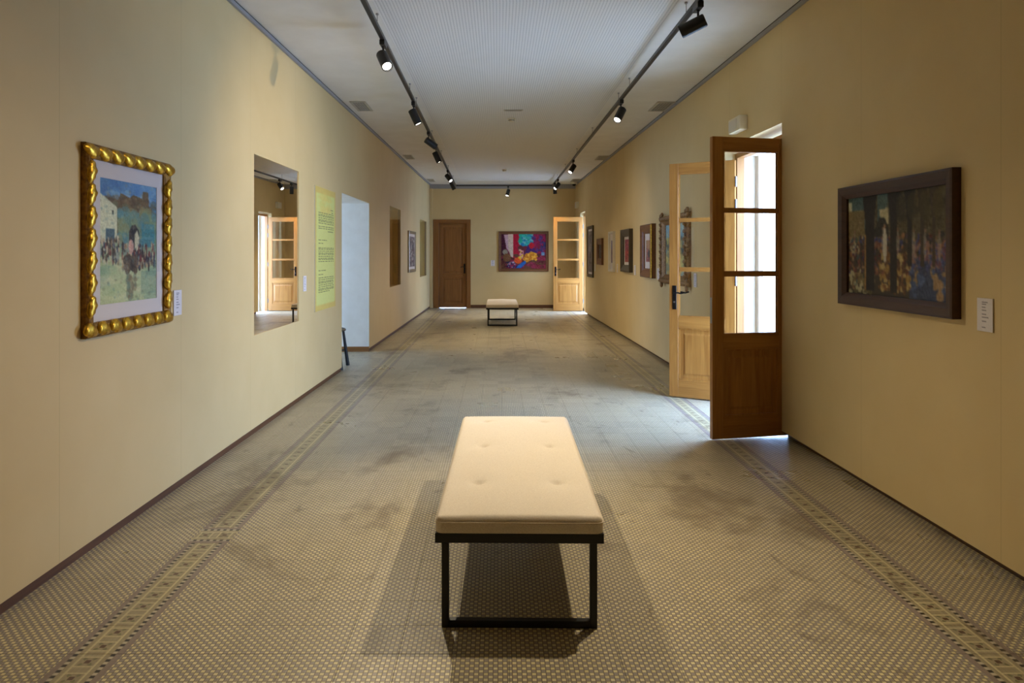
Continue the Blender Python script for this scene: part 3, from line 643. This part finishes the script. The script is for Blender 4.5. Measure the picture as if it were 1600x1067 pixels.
# generic smaller works
def dab_canvas(nx, ny, base, layers, seed):
    c_ = Canvas(nx, ny, base); c_.r = np.random.RandomState(seed)
    for (u0, v0, u1, v1, cols, n, ru, rv) in layers: c_.dabs(u0, v0, u1, v1, cols, n, ru, rv)
    return c_.soft(1)
smallL = dab_canvas(44, 60, (120, 104, 96), [(0, 0, 1, 1, [(150, 140, 130), (90, 74, 70), (110, 84, 90), (70, 60, 56)], 260, .05, .04), (.25, .2, .8, .9, [(100, 70, 64), (60, 52, 60), (170, 160, 150)], 120, .05, .06)], 3)
ya, zt = onL(637, 360, 0.0); yb, _ = onL(650, 360, .03); _, zb = onL(637, 426)
picture('busy crowd print in a thin grey brown frame between glazed recesses', ya, yb, zb, zt, 'L', [(0, .03), (.01, .034), (.06, .022)], 'frame_silver', smallL, (0.05, 0.06))
defs = [ # px far, px near, py top, py bottom (near edge), label, profile, material, mat board, canvas
 (917, 928, 352, 434, 'tall narrow grey toned print in a slim dark frame beside the far door', [(0, .035), (.06, .035), (.07, .02)], 'frame_green', (.05, .05),
  dab_canvas(40, 60, (120, 110, 108), [(0, 0, 1, 1, [(140, 132, 130), (100, 88, 92), (90, 80, 76), (150, 140, 140)], 220, .06, .04), (0, .55, 1, 1, [(80, 66, 66), (120, 100, 90), (60, 56, 60)], 120, .04, .03)], 11)),
 (932, 943, 372, 414, 'smallest dark painting in a brown wooden frame on the right wall', [(0, .04), (.02, .045), (.12, .03), (.13, .02)], 'frame_walnut', 0,
  dab_canvas(40, 40, (70, 56, 46), [(0, 0, 1, 1, [(84, 66, 50), (50, 42, 40), (96, 84, 80), (60, 50, 34)], 160, .07, .06)], 12)),
 (950, 961.5, 361, 425, 'purple toned print in a white frame with wide white mount', [(0, .05), (.03, .05), (.04, .035)], 'frame_white', (.085, .13),
  dab_canvas(32, 44, (96, 70, 96), [(0, 0, 1, .4, [(120, 100, 140), (100, 80, 130), (90, 84, 120)], 60, .1, .06), (0, .4, 1, 1, [(96, 50, 66), (70, 44, 60), (60, 50, 56), (130, 70, 80)], 110, .08, .05)], 13)),
 (969, 989, 357, 426, 'crimson figure scene in a deep dark olive frame', [(0, .06), (.03, .065), (.085, .04), (.12, .03)], 'frame_green', (.05, .05),
  dab_canvas(44, 50, (150, 60, 70), [(0, 0, 1, .5, [(150, 50, 84), (130, 60, 90), (170, 80, 90), (110, 40, 60)], 130, .07, .05), (0, .5, 1, 1, [(176, 70, 56), (160, 90, 70), (140, 50, 60), (110, 44, 50)], 130, .07, .05)], 14)),
 (1000, 1025, 349, 435, 'brown and pink print with white mount in a wide wood and gold frame', [(0, .06), (.02, .066), (.09, .05), (.115, .03), (.13, .025)], 'frame_walnut', (.06, .10),
  dab_canvas(50, 56, (160, 124, 110), [(0, 0, 1, .45, [(170, 140, 104), (150, 120, 96), (180, 130, 110)], 90, .07, .06), (0, .4, 1, 1, [(150, 90, 90), (176, 120, 110), (130, 80, 80), (110, 90, 90)], 140, .06, .05), (.3, .5, .6, .75, [(60, 60, 70), (80, 84, 90)], 20, .06, .06)], 15)),
 (1035, 1080, 330, 449, 'landscape with figures in an ornate carved gilt frame behind the door', [(0, .03), (.02, .055), (.05, .045), (.075, .06), (.10, .04), (.12, .02)], 'gilt', 0,
  dab_canvas(60, 50, (150, 170, 160), [(0, 0, 1, .3, [(150, 180, 186), (170, 190, 180), (140, 170, 180)], 60, .1, .06), (0, .3, 1, .62, [(196, 186, 110), (90, 96, 90), (170, 160, 110), (70, 80, 84)], 120, .05, .06), (0, .6, 1, 1, [(206, 190, 120), (190, 170, 110), (150, 150, 120)], 90, .09, .05)], 16)),
]
pics = []
for pf, pn, pt, pb, lab, prof, mt, mw_, cv in defs:
    th = prof[0][1]; ya, zt = onR(pn, pt); _, zb = onR(pn, pb); yb, _ = onR(pf, pt, th)
    pics.append(picture(lab, ya, yb, zb, zt, 'R', prof, mt, cv, mw_))
# gold bead edge of the wood and gold frame, scrolls of the ornate one
o5, W5, H5 = pics[4]
bead = B(); bead.ball(Matrix.Diagonal((.011, .012, .011, 1)), 8, 6); bm5 = bead.mesh('bead', 'gold', smooth='full')
for i in range(20): add('bead', bm5, o5, (W5 / 2 - 0.095, -0.052, 0.10 + i * (H5 - 0.2) / 19))
B().box((W5 / 2 - 0.08, -0.070, 0.004), (W5 / 2 - 0.002, -0.05, H5 - 0.012)).build('gilt_side_slip', 'gold', o5, bevel=0.004)
o6, W6, H6 = pics[5]
sc_ = B(); sc_.ball(Matrix.Diagonal((.045, .022, .030, 1)), 14, 10)
for v in sc_.bm.verts: v.co.y += 0.012 * math.sin(v.co.x * 110) ; v.co.z += 0.012 * math.sin(v.co.x * 60)
scm = sc_.mesh('carved_scroll', 'gilt', smooth='full')
carved(o6, W6, H6, scm, 0.040, 0.060, 0.085, 0.6, 'carved_scroll')
big = B()
for k in range(5): big.ball(Matrix.Translation((0.032 * math.cos(k * 1.25), 0.008 * (k % 2), 0.055 * math.sin(k * 1.25))) @ Matrix.Diagonal((.026, .022, .032, 1)), 10, 8)
bigm = big.mesh('corner_cartouche', 'gilt', smooth='full')
for x_, z_ in ((-1, 0.03), (1, 0.03), (-1, H6 - 0.03), (1, H6 - 0.03), (-1, H6 / 2), (1, H6 / 2)): add('corner_cartouche', bigm, o6, (x_ * (W6 / 2 - 0.02), -0.05, z_))

# caption labels
def caption(label, side, s, zc, w_=0.105, h_=0.155):
    c_ = Canvas(22, 34, (222, 214, 214)); c_.put(np.ones((34, 22)), (222, 214, 214), jit=2)
    for v in (.12, .17, .26, .31, .36, .47, .52, .57, .68, .73, .86): c_.rect(.3, v, .3 + c_.r.uniform(.2, .45), v + .02, (120, 112, 118), jit=4)
    if side == 'L': o = thing('caption_label', label, 'label', (XL(s), s, zc - h_ / 2), ANG_L, 'white caption labels')
    elif side == 'R': o = thing('caption_label', label, 'label', (XR(s), s, zc - h_ / 2), ANG_R, 'white caption labels')
    else: o = thing('caption_label', label, 'label', (s, Y1, zc - h_ / 2), 0, 'white caption labels')
    B().box((-w_ / 2, -0.006, 0), (w_ / 2, 0, h_)).build('card', 'frame_white', o)
    add('printed_face', c_.mesh('printed_face', w_, h_), o, (0, -0.0065, 0))
caption('white caption card beside the dark colonnade painting', 'R', (onR(1529, 0)[0] + onR(1553, 0)[0]) / 2, onR(1541, 492)[1])
caption('white caption card beside the gold framed street scene', 'L', (onL(269, 0)[0] + onL(281, 0)[0]) / 2 + 0.01, onL(275, 473)[1])
caption('white caption card between near glass recess and yellow panel', 'L', onL(475.5, 0)[0], onL(475.5, 443)[1])
caption('white caption card left of the end wall painting', 'B', onB(770, 0)[0], onB(770, 411)[1])
for i, (px, py, lab) in enumerate(((930, 418, 'white caption card beside the tall narrow print'), (965, 419, 'white caption card beside the white framed print'), (992.5, 422, 'white caption card beside the dark olive frame'),
        (1029, 428, 'white caption card beside the wood and gold frame'), (1087, 438, 'white caption card seen through the glazed door leaf'))):
    caption(lab, 'R', onR(px, 0)[0], onR(px, py)[1])
# yellow text panel
tp = Canvas(60, 190, (226, 226, 120)); tp.put(np.ones((190, 60)), (214, 212, 128), jit=3)
for u0, v0, u1, v1 in ((0, 0, 1, .05), (0, .955, 1, 1), (0, 0, .05, 1), (.95, 0, 1, 1)): tp.rect(u0, v0, u1, v1, (214, 178, 90), jit=5, al=.75)
tp.dabs(.2, .06, .8, .2, [(226, 200, 110), (216, 196, 100)], 12, .14, .03, al=.35); tp.soft(3)
def lines(v0, n, dv, u0=.14, u1=.9, last=.9):
    for i in range(n):
        v = v0 + i * dv; e = u1 if i < n - 1 else last
        u = u0
        while u < e - .02:
            L_ = tp.r.uniform(.05, .13); tp.rect(u, v, min(e, u + L_), v + .0052, (84, 80, 44), jit=4); u += L_ + .022
tp.rect(.74, .165, .88, .172, (80, 74, 50)); tp.rect(.78, .187, .88, .193, (80, 74, 50))
lines(.205, 10, .0138); tp.rect(.6, .352, .88, .357, (84, 80, 44))
lines(.425, 1, .01, .14, .55, .55); lines(.455, 1, .01, .14, .36, .36); lines(.487, 9, .0142)
lines(.675, 1, .01, .14, .5, .5); lines(.705, 1, .01, .14, .4, .4); lines(.735, 9, .0142, last=.7)
ya, yb = onL(491, 0)[0], onL(522.5, 0)[0]; za, zb = 0.835, 2.18
o = thing('text_panel', 'tall yellow printed text panel beside the left doorway', 'panel', (XL((ya + yb) / 2), (ya + yb) / 2, za), ANG_L)
B().box((-(yb - ya) / 2, -0.01, 0), ((yb - ya) / 2, 0, zb - za)).build('board', 'frame_white', o)
add('printed_face', tp.mesh('printed_face', yb - ya - 0.002, zb - za - 0.002), o, (0, -0.0112, 0.001))

# ------------------------------------------------------------------ benches
def bench():
    W, L = 0.655, 1.74; hx = W / 2
    o = thing('upholstered_bench', 'large cream linen bench with black metal legs in the foreground', 'bench', group='cream gallery benches')
    # cushion with crown and tufts
    nx, ny = 60, 140; z0, ze, cr = 0.368, 0.430, 0.026; r_ = 0.024
    tuf = [(sx * 0.172, yy) for sx in (-1, 1) for yy in (0.385, 0.985, 1.56)]
    def top(x_, y_):
        a, c_ = abs(x_) / hx, abs(y_ / L * 2 - 1)
        dx_, dy_ = (hx - abs(x_)), min(y_, L - y_)
        d_ = min(dx_, dy_); edge = math.sqrt(max(0, 1 - (1 - min(d_ / r_, 1)) ** 2))
        zz = ze - r_ * (1 - edge) + cr * (1 - a ** 3) * (1 - c_ ** 6) 
        for tx, ty in tuf:
            q = math.hypot(x_ - tx, (y_ - ty)); zz -= 0.017 * math.exp(-(q / 0.020) ** 2) + 0.009 * math.exp(-(q / 0.085) ** 2)
        return zz
    def spaced(n, L_, e):
        t = np.linspace(0, 1, n + 1); return [0, .0015, .004, .008, .013, .019] + list(np.linspace(e, L_ - e, n - 11)) + [L_ - .019, L_ - .013, L_ - .008, L_ - .004, L_ - .0015, L_]
    xs = [v - hx for v in spaced(nx, W, 0.026)]; ys = spaced(ny, L, 0.026)
    V, Fc = [], []; nX, nY = len(xs), len(ys)
    for y_ in ys:
        for x_ in xs:
            rc = 0.032; u_ = (abs(x_) - (hx - rc)) / rc; v_ = (abs(y_ - L / 2) - (L / 2 - rc)) / rc; X_, Y_ = x_, y_
            if u_ > 0 and v_ > 0:
                X_ = math.copysign(hx - rc + rc * u_ * math.sqrt(1 - v_ * v_ / 2), x_); Y_ = L / 2 + math.copysign(L / 2 - rc + rc * v_ * math.sqrt(1 - u_ * u_ / 2), y_ - L / 2)
            V.append((X_, Y_, top(x_, y_)))
    for j in range(nY - 1):
        for i in range(nX - 1): k = j * nX + i; Fc.append((k, k + 1, k + nX + 1, k + nX))
    loop = [i for i in range(nX)] + [j * nX + nX - 1 for j in range(1, nY)] + [(nY - 1) * nX + i for i in range(nX - 2, -1, -1)] + [j * nX for j in range(nY - 2, 0, -1)]
    n0 = len(V)
    for k in loop: V.append((V[k][0], V[k][1], z0))
    m_ = len(loop)
    for i in range(m_): Fc.append((loop[i], n0 + i, n0 + (i + 1) % m_, loop[(i + 1) % m_]))
    Fc.append(tuple(n0 + i for i in range(m_)))
    me = bpy.data.meshes.new('cushion'); me.from_pydata(V, [], Fc); me.materials.append(MAT['linen'])
    for p_ in me.polygons: p_.use_smooth = True
    me.set_sharp_from_angle(angle=R(60))
    cu = add('cushion', me, o); cu['label'] = 'cream linen cushion'
    # piping seam
    zz = ze - r_ + 0.002; e = 0.0
    B().tube([(V[k][0], V[k][1], zz) for k in loop] + [(V[loop[0]][0], V[loop[0]][1], zz)], 0.0025, 5).build('seam_piping', 'linen', cu, smooth=True)
    for tx, ty in tuf: B().ball(Matrix.Translation((tx, ty, top(tx, ty) + 0.001)) @ Matrix.Diagonal((.008, .008, .004, 1)), 10, 6).build('tuft_button', 'linen', cu, smooth='full')
    B().box((-hx, 0.0, 0.330), (hx, L, 0.368)).build('seat_frame', 'black', o, bevel=0.002)
    t = 0.028; lx = 0.302
    for y_ in (0.004, L - 0.40):
        for s in (-1, 1): B().box((s * lx - (t if s > 0 else 0), y_, 0), (s * lx + (0 if s > 0 else t), y_ + t, 0.330)).build('leg', 'black', o, bevel=0.0015)
        B().box((-lx + t, y_, 0), (lx - t, y_ + t, t)).build('foot_rail', 'black', o, bevel=0.0015)
    return o
be = bench(); be.location = (0.083, 2.775, 0); be.rotation_euler.z = R(-0.8)
b2 = copy_tree(be); b2.location = (0.09, 14.46, 0); b2.rotation_euler.z = 0
b2['label'] = 'small looking distant cream bench in front of the end wall'

# stool in the left doorway
o = thing('wooden_stool', 'black wooden stool half hidden in the left doorway', 'stool', (-2.165, 9.16, 0), 0)
B().lathe([(0.195, 0.465), (0.215, 0.47), (0.22, 0.482), (0.21, 0.498), (0.19, 0.503)], (0, 0, 0), (0, 0, 1), 28).build('seat', 'black', o, smooth=True)
for sx, sy in ((1, -1), (1, 1), (-1, -1), (-1, 1)):
    B().cyl((sx * 0.205, sy * 0.20, 0), (sx * 0.155, sy * 0.15, 0.466), 0.026, 0.016, 10).build('leg', 'black', o, smooth=True)
for s in (-1, 1):
    B().cyl((-0.185, s * 0.178, 0.2), (0.185, s * 0.178, 0.2), 0.011, n=8).build('stretcher', 'black', o, smooth=True)

# ------------------------------------------------------------------ ceiling fittings
def grille(px0, px1, py0, py1, label, proto=[None]):
    xa, yn = ceil_at(px0, py0); xb, yf = ceil_at(px1, py1); xm, ym = ceil_at((px0 + px1) / 2, (py0 + py1) / 2)
    return xm, ym
def make_grille():
    o = thing('air_vent', '', 'vent', group='ceiling air vents'); w_, l_ = 0.17, 0.42
    bb = B()
    for a, c_ in (((-w_ / 2, -l_ / 2), (w_ / 2, -l_ / 2 + .022)), ((-w_ / 2, l_ / 2 - .022), (w_ / 2, l_ / 2)), ((-w_ / 2, -l_ / 2), (-w_ / 2 + .022, l_ / 2)), ((w_ / 2 - .022, -l_ / 2), (w_ / 2, l_ / 2))):
        bb.box((a[0], a[1], -0.012), (c_[0], c_[1], 0))
    bb.build('frame', 'grille', o); B().box((-w_ / 2 + .02, -l_ / 2 + .02, -0.002), (w_ / 2 - .02, l_ / 2 - .02, 0)).build('duct', 'hole', o)
    sl = B().box((-w_ / 2 + .022, -0.0022, -0.010), (w_ / 2 - .022, 0.0022, -0.002)).mesh('slat', 'grille')
    for i in range(9): add('slat', sl, o, (0, -l_ / 2 + 0.05 + i * (l_ - 0.10) / 8, 0))
    s2 = B().box((-0.0018, -l_ / 2 + .022, -0.009), (0.0018, l_ / 2 - .022, -0.004)).mesh('divider', 'grille')
    for i in range(4): add('divider', s2, o, (-w_ / 2 + 0.047 + i * (w_ - 0.094) / 3, 0, 0))
    return o
gp = None
for px, py, sw, lab in ((565, 165.5, 1.15, 'nearest ceiling air vent above the left wall'), (639, 245, 1, 'second ceiling air vent along the left wall'), (674, 281.5, 1, 'farthest ceiling air vent on the left by the corner'),
                    (1034, 166, 1.35, 'nearest ceiling air vent above the right wall'), (941, 246.5, 1.3, 'second ceiling air vent along the right wall'), (899, 281.5, 1.2, 'farthest ceiling air vent on the right above the dome camera')):
    xm, ym = ceil_at(px, py)
    if gp is None: gp = g_ = make_grille()
    else: g_ = copy_tree(gp)
    g_.location = (xm, ym, ZC); g_.scale = (sw, 1.35, 1); g_['label'] = lab
for px, py, lab in ((799, 187, 'round white smoke detector on the ceiling centre'), (788, 266, 'small distant smoke detector near the end wall')):
    xm, ym = ceil_at(px, py, ZC - 0.02); o = thing('smoke_detector', lab, 'smoke detector', (xm, ym, ZC - 0.004), group='ceiling smoke detectors')
    B().lathe([(0.052, -0.012), (0.055, 0)], (0, 0, 0), (0, 0, 1)).build('base', 'plastic', o, smooth=True)
    B().lathe([(0.018, -0.046), (0.034, -0.04), (0.04, -0.022), (0.036, -0.012)], (0, 0, 0), (0, 0, 1)).build('sensor_head', 'plastic', o, smooth=True)
    B().lathe([(0.0415, -0.030), (0.0415, -0.024)], (0, 0, 0), (0, 0, 1)).build('vent_ring', 'hole', o)
xm, ym = ceil_at(802, 171.5); o = thing('slot_diffuser', 'narrow slot plate in the centre of the ceiling', 'vent', (xm, ym, ZC - 0.004))
B().box((-0.125, -0.03, -0.008), (0.125, 0.03, 0)).build('plate', 'grille', o, bevel=0.002); B().box((-0.105, -0.012, -0.009), (0.105, 0.012, -0.006)).build('slot', 'hole', o)
xm, ym = ceil_at(897, 288); ym = 18.75; xm = (897 - CX) * ym / F
o = thing('dome_camera', 'small cream dome camera in the far right ceiling corner', 'camera', (xm, ym, ZC))
B().lathe([(0.07, -0.05), (0.08, -0.04), (0.08, 0)], (0, 0, 0), (0, 0, 1)).build('base', 'plastic', o, smooth=True)
bb = B(); bb.ball(Matrix.Translation((0, 0, -0.05)) @ Matrix.Diagonal((.05, .05, .05, 1)), 16, 10); bb.build('dome', 'iron', o, smooth='full')

# ------------------------------------------------------------------ lighting track and spotlights
tr = thing('light_track', 'black lighting track running round the ceiling in a U', 'track', (0, 0, 0))
YE = 18.53
def rail(a, c_):
    a, c_ = Vector(a), Vector(c_); d_ = (c_ - a).normalized(); n_ = Vector((-d_.y, d_.x, 0)) * 0.018
    bb = B(); P = []
    for z_ in (TZ - 0.016, TZ + 0.016): P += [tuple(a - n_)[:2] + (z_,), tuple(c_ - n_)[:2] + (z_,), tuple(c_ + n_)[:2] + (z_,), tuple(a + n_)[:2] + (z_,)]
    bb.hexa(P).build('rail', 'track', tr, bevel=0.002)
    n2 = n_ * 0.4; bb = B(); P = []
    for z_ in (TZ - 0.0168, TZ - 0.010): P += [tuple(a - n2)[:2] + (z_,), tuple(c_ - n2)[:2] + (z_,), tuple(c_ + n2)[:2] + (z_,), tuple(a + n2)[:2] + (z_,)]
    bb.hexa(P).build('conductor_slot', 'black', tr)
rail((TLX(-1.8), -1.8, TZ), (TLX(YE), YE, TZ)); rail((TRX, -1.8, TZ), (TRX, YE, TZ)); rail((TLX(YE) - 0.018, YE, TZ), (TRX + 0.018, YE, TZ))
for x_ in (TLX(YE), TRX): B().box((x_ - 0.03, YE - 0.03, TZ - 0.018), (x_ + 0.03, YE + 0.03, TZ + 0.018)).build('corner_joint', 'black', tr)
for y_ in (5.6, 7.9, 8.6, 10.9, 13.0, 15.2, 17.2):
    B().cyl((TLX(y_), y_, TZ), (TLX(y_), y_, ZC), 0.002, n=6).build('suspension_wire', 'track', tr); B().cyl((TRX, y_ - 0.25, TZ), (TRX, y_ - 0.25, ZC), 0.002, n=6).build('suspension_wire', 'track', tr)
    for xx, yy in ((TLX(y_), y_), (TRX, y_ - .25)): B().cyl((xx, yy, ZC - 0.012), (xx, yy, ZC), 0.012, n=10).build('ceiling_rose', 'trim', tr)
WARM = (1.0, 0.84, 0.59)
def spotlight(label, x_, y_, d_, watt, size=75, col=WARM, blend=0.95):
    d_ = Vector(d_).normalized(); zt_ = TZ - 0.016
    o = thing('track_spotlight', label, 'spotlight', (x_, y_, zt_), 0, 'black track spotlights')
    B().box((-0.021, -0.07, -0.042), (0.021, 0.07, 0.0)).build('adapter', 'black', o, bevel=0.003)
    hz = -0.135
    side = Vector((d_.x, d_.y, 0)); side = side.normalized() if side.length > 1e-3 else Vector((1, 0, 0))
    B().cyl((0, 0, -0.036), (0, 0, -0.05), 0.013, n=12).build('swivel', 'black', o, smooth=True)
    B().cyl((0, 0, -0.05), (0, 0, hz + 0.04), 0.008, n=10).build('stem', 'black', o, smooth=True)
    Lh, rd = 0.185, 0.047; p0 = Vector((0, 0, hz)) - d_ * 0.055
    hd = B().lathe([(0.030, 0), (rd - 0.006, 0.001), (rd, 0.008), (rd, Lh), (rd - 0.004, Lh), (rd - 0.005, Lh - 0.012), (0.005, Lh - 0.012)], p0, d_, 28).build('head', 'black', o, smooth=True)
    le = B().lathe([(rd - 0.010, Lh - 0.0125), (rd - 0.011, Lh - 0.010)], p0, d_, 24).build('lens', 'lamp_lens', hd); le['label'] = 'glowing round lens'
    if watt > 0:
        ld = bpy.data.lights.new('spot_beam', 'SPOT'); ld.energy = watt * SPOT; ld.color = col; ld.spot_size = R(size); ld.spot_blend = blend; ld.shadow_soft_size = 0.03
        lo = bpy.data.objects.new('spot_beam', ld); C.objects.link(lo); lo.parent = hd
        lo.location = p0 + d_ * (Lh + 0.006); lo.rotation_euler = d_.to_track_quat('-Z', 'Y').to_euler()
    return o
ty = lambda py: F * (TZ - CAMH) / (CY - py)
L_ = lambda py: (TLX(ty(py)), ty(py)); R_ = lambda py: (TRX, ty(py))
SP = [
 (L_(62), (.36, -.60, -.74), 640, 75, 'nearest left track spotlight with a bright lens facing the viewer'),
 (L_(158), (.42, -.02, -.9), 200, 70, 'second left track spotlight tilted over the floor'),
 (L_(205), (.72, .32, -.5), 260, 75, 'third left track spotlight swung sideways to the right wall'),
 (L_(228), (.42, .0, -.9), 420, 85, 'fourth left track spotlight pointing down, close to its neighbour'),
 (L_(265), (.55, -.42, -.72), 230, 80, 'fifth left track spotlight, second from the far corner'),
 (L_(278), (.42, .15, -.88), 380, 95, 'last left track spotlight beside the far corner'),
 (R_(3), (-.80, .35, -.34), 620, 66, 'nearest right track spotlight turned sideways to the left wall'),
 (R_(155), (-.42, -.45, -.78), 300, 70, 'second right track spotlight with a visible bright lens'),
 (R_(249), (-.5, -.40, -.78), 420, 85, 'third right track spotlight along the receding track'),
 (R_(279), (-.6, -.40, -.72), 330, 85, 'fourth right track spotlight near the far right corner'),
 (R_(285), (.06, .16, -.98), 260, 90, 'last right track spotlight pointing straight down by the corner'),
 ((onB(794, 0)[0] * YE / Y1, YE), (-.25, -.35, -.9), 200, 85, 'spotlight hanging from the middle of the far cross track'),
 ((TRX, 4.05), (-.52, -.30, -.80), 560, 100, 'right track spotlight above and before the bench'),
]
for (p_, d_, wt, sz, lab) in SP: spotlight(lab, p_[0], p_[1], d_, wt, sz)
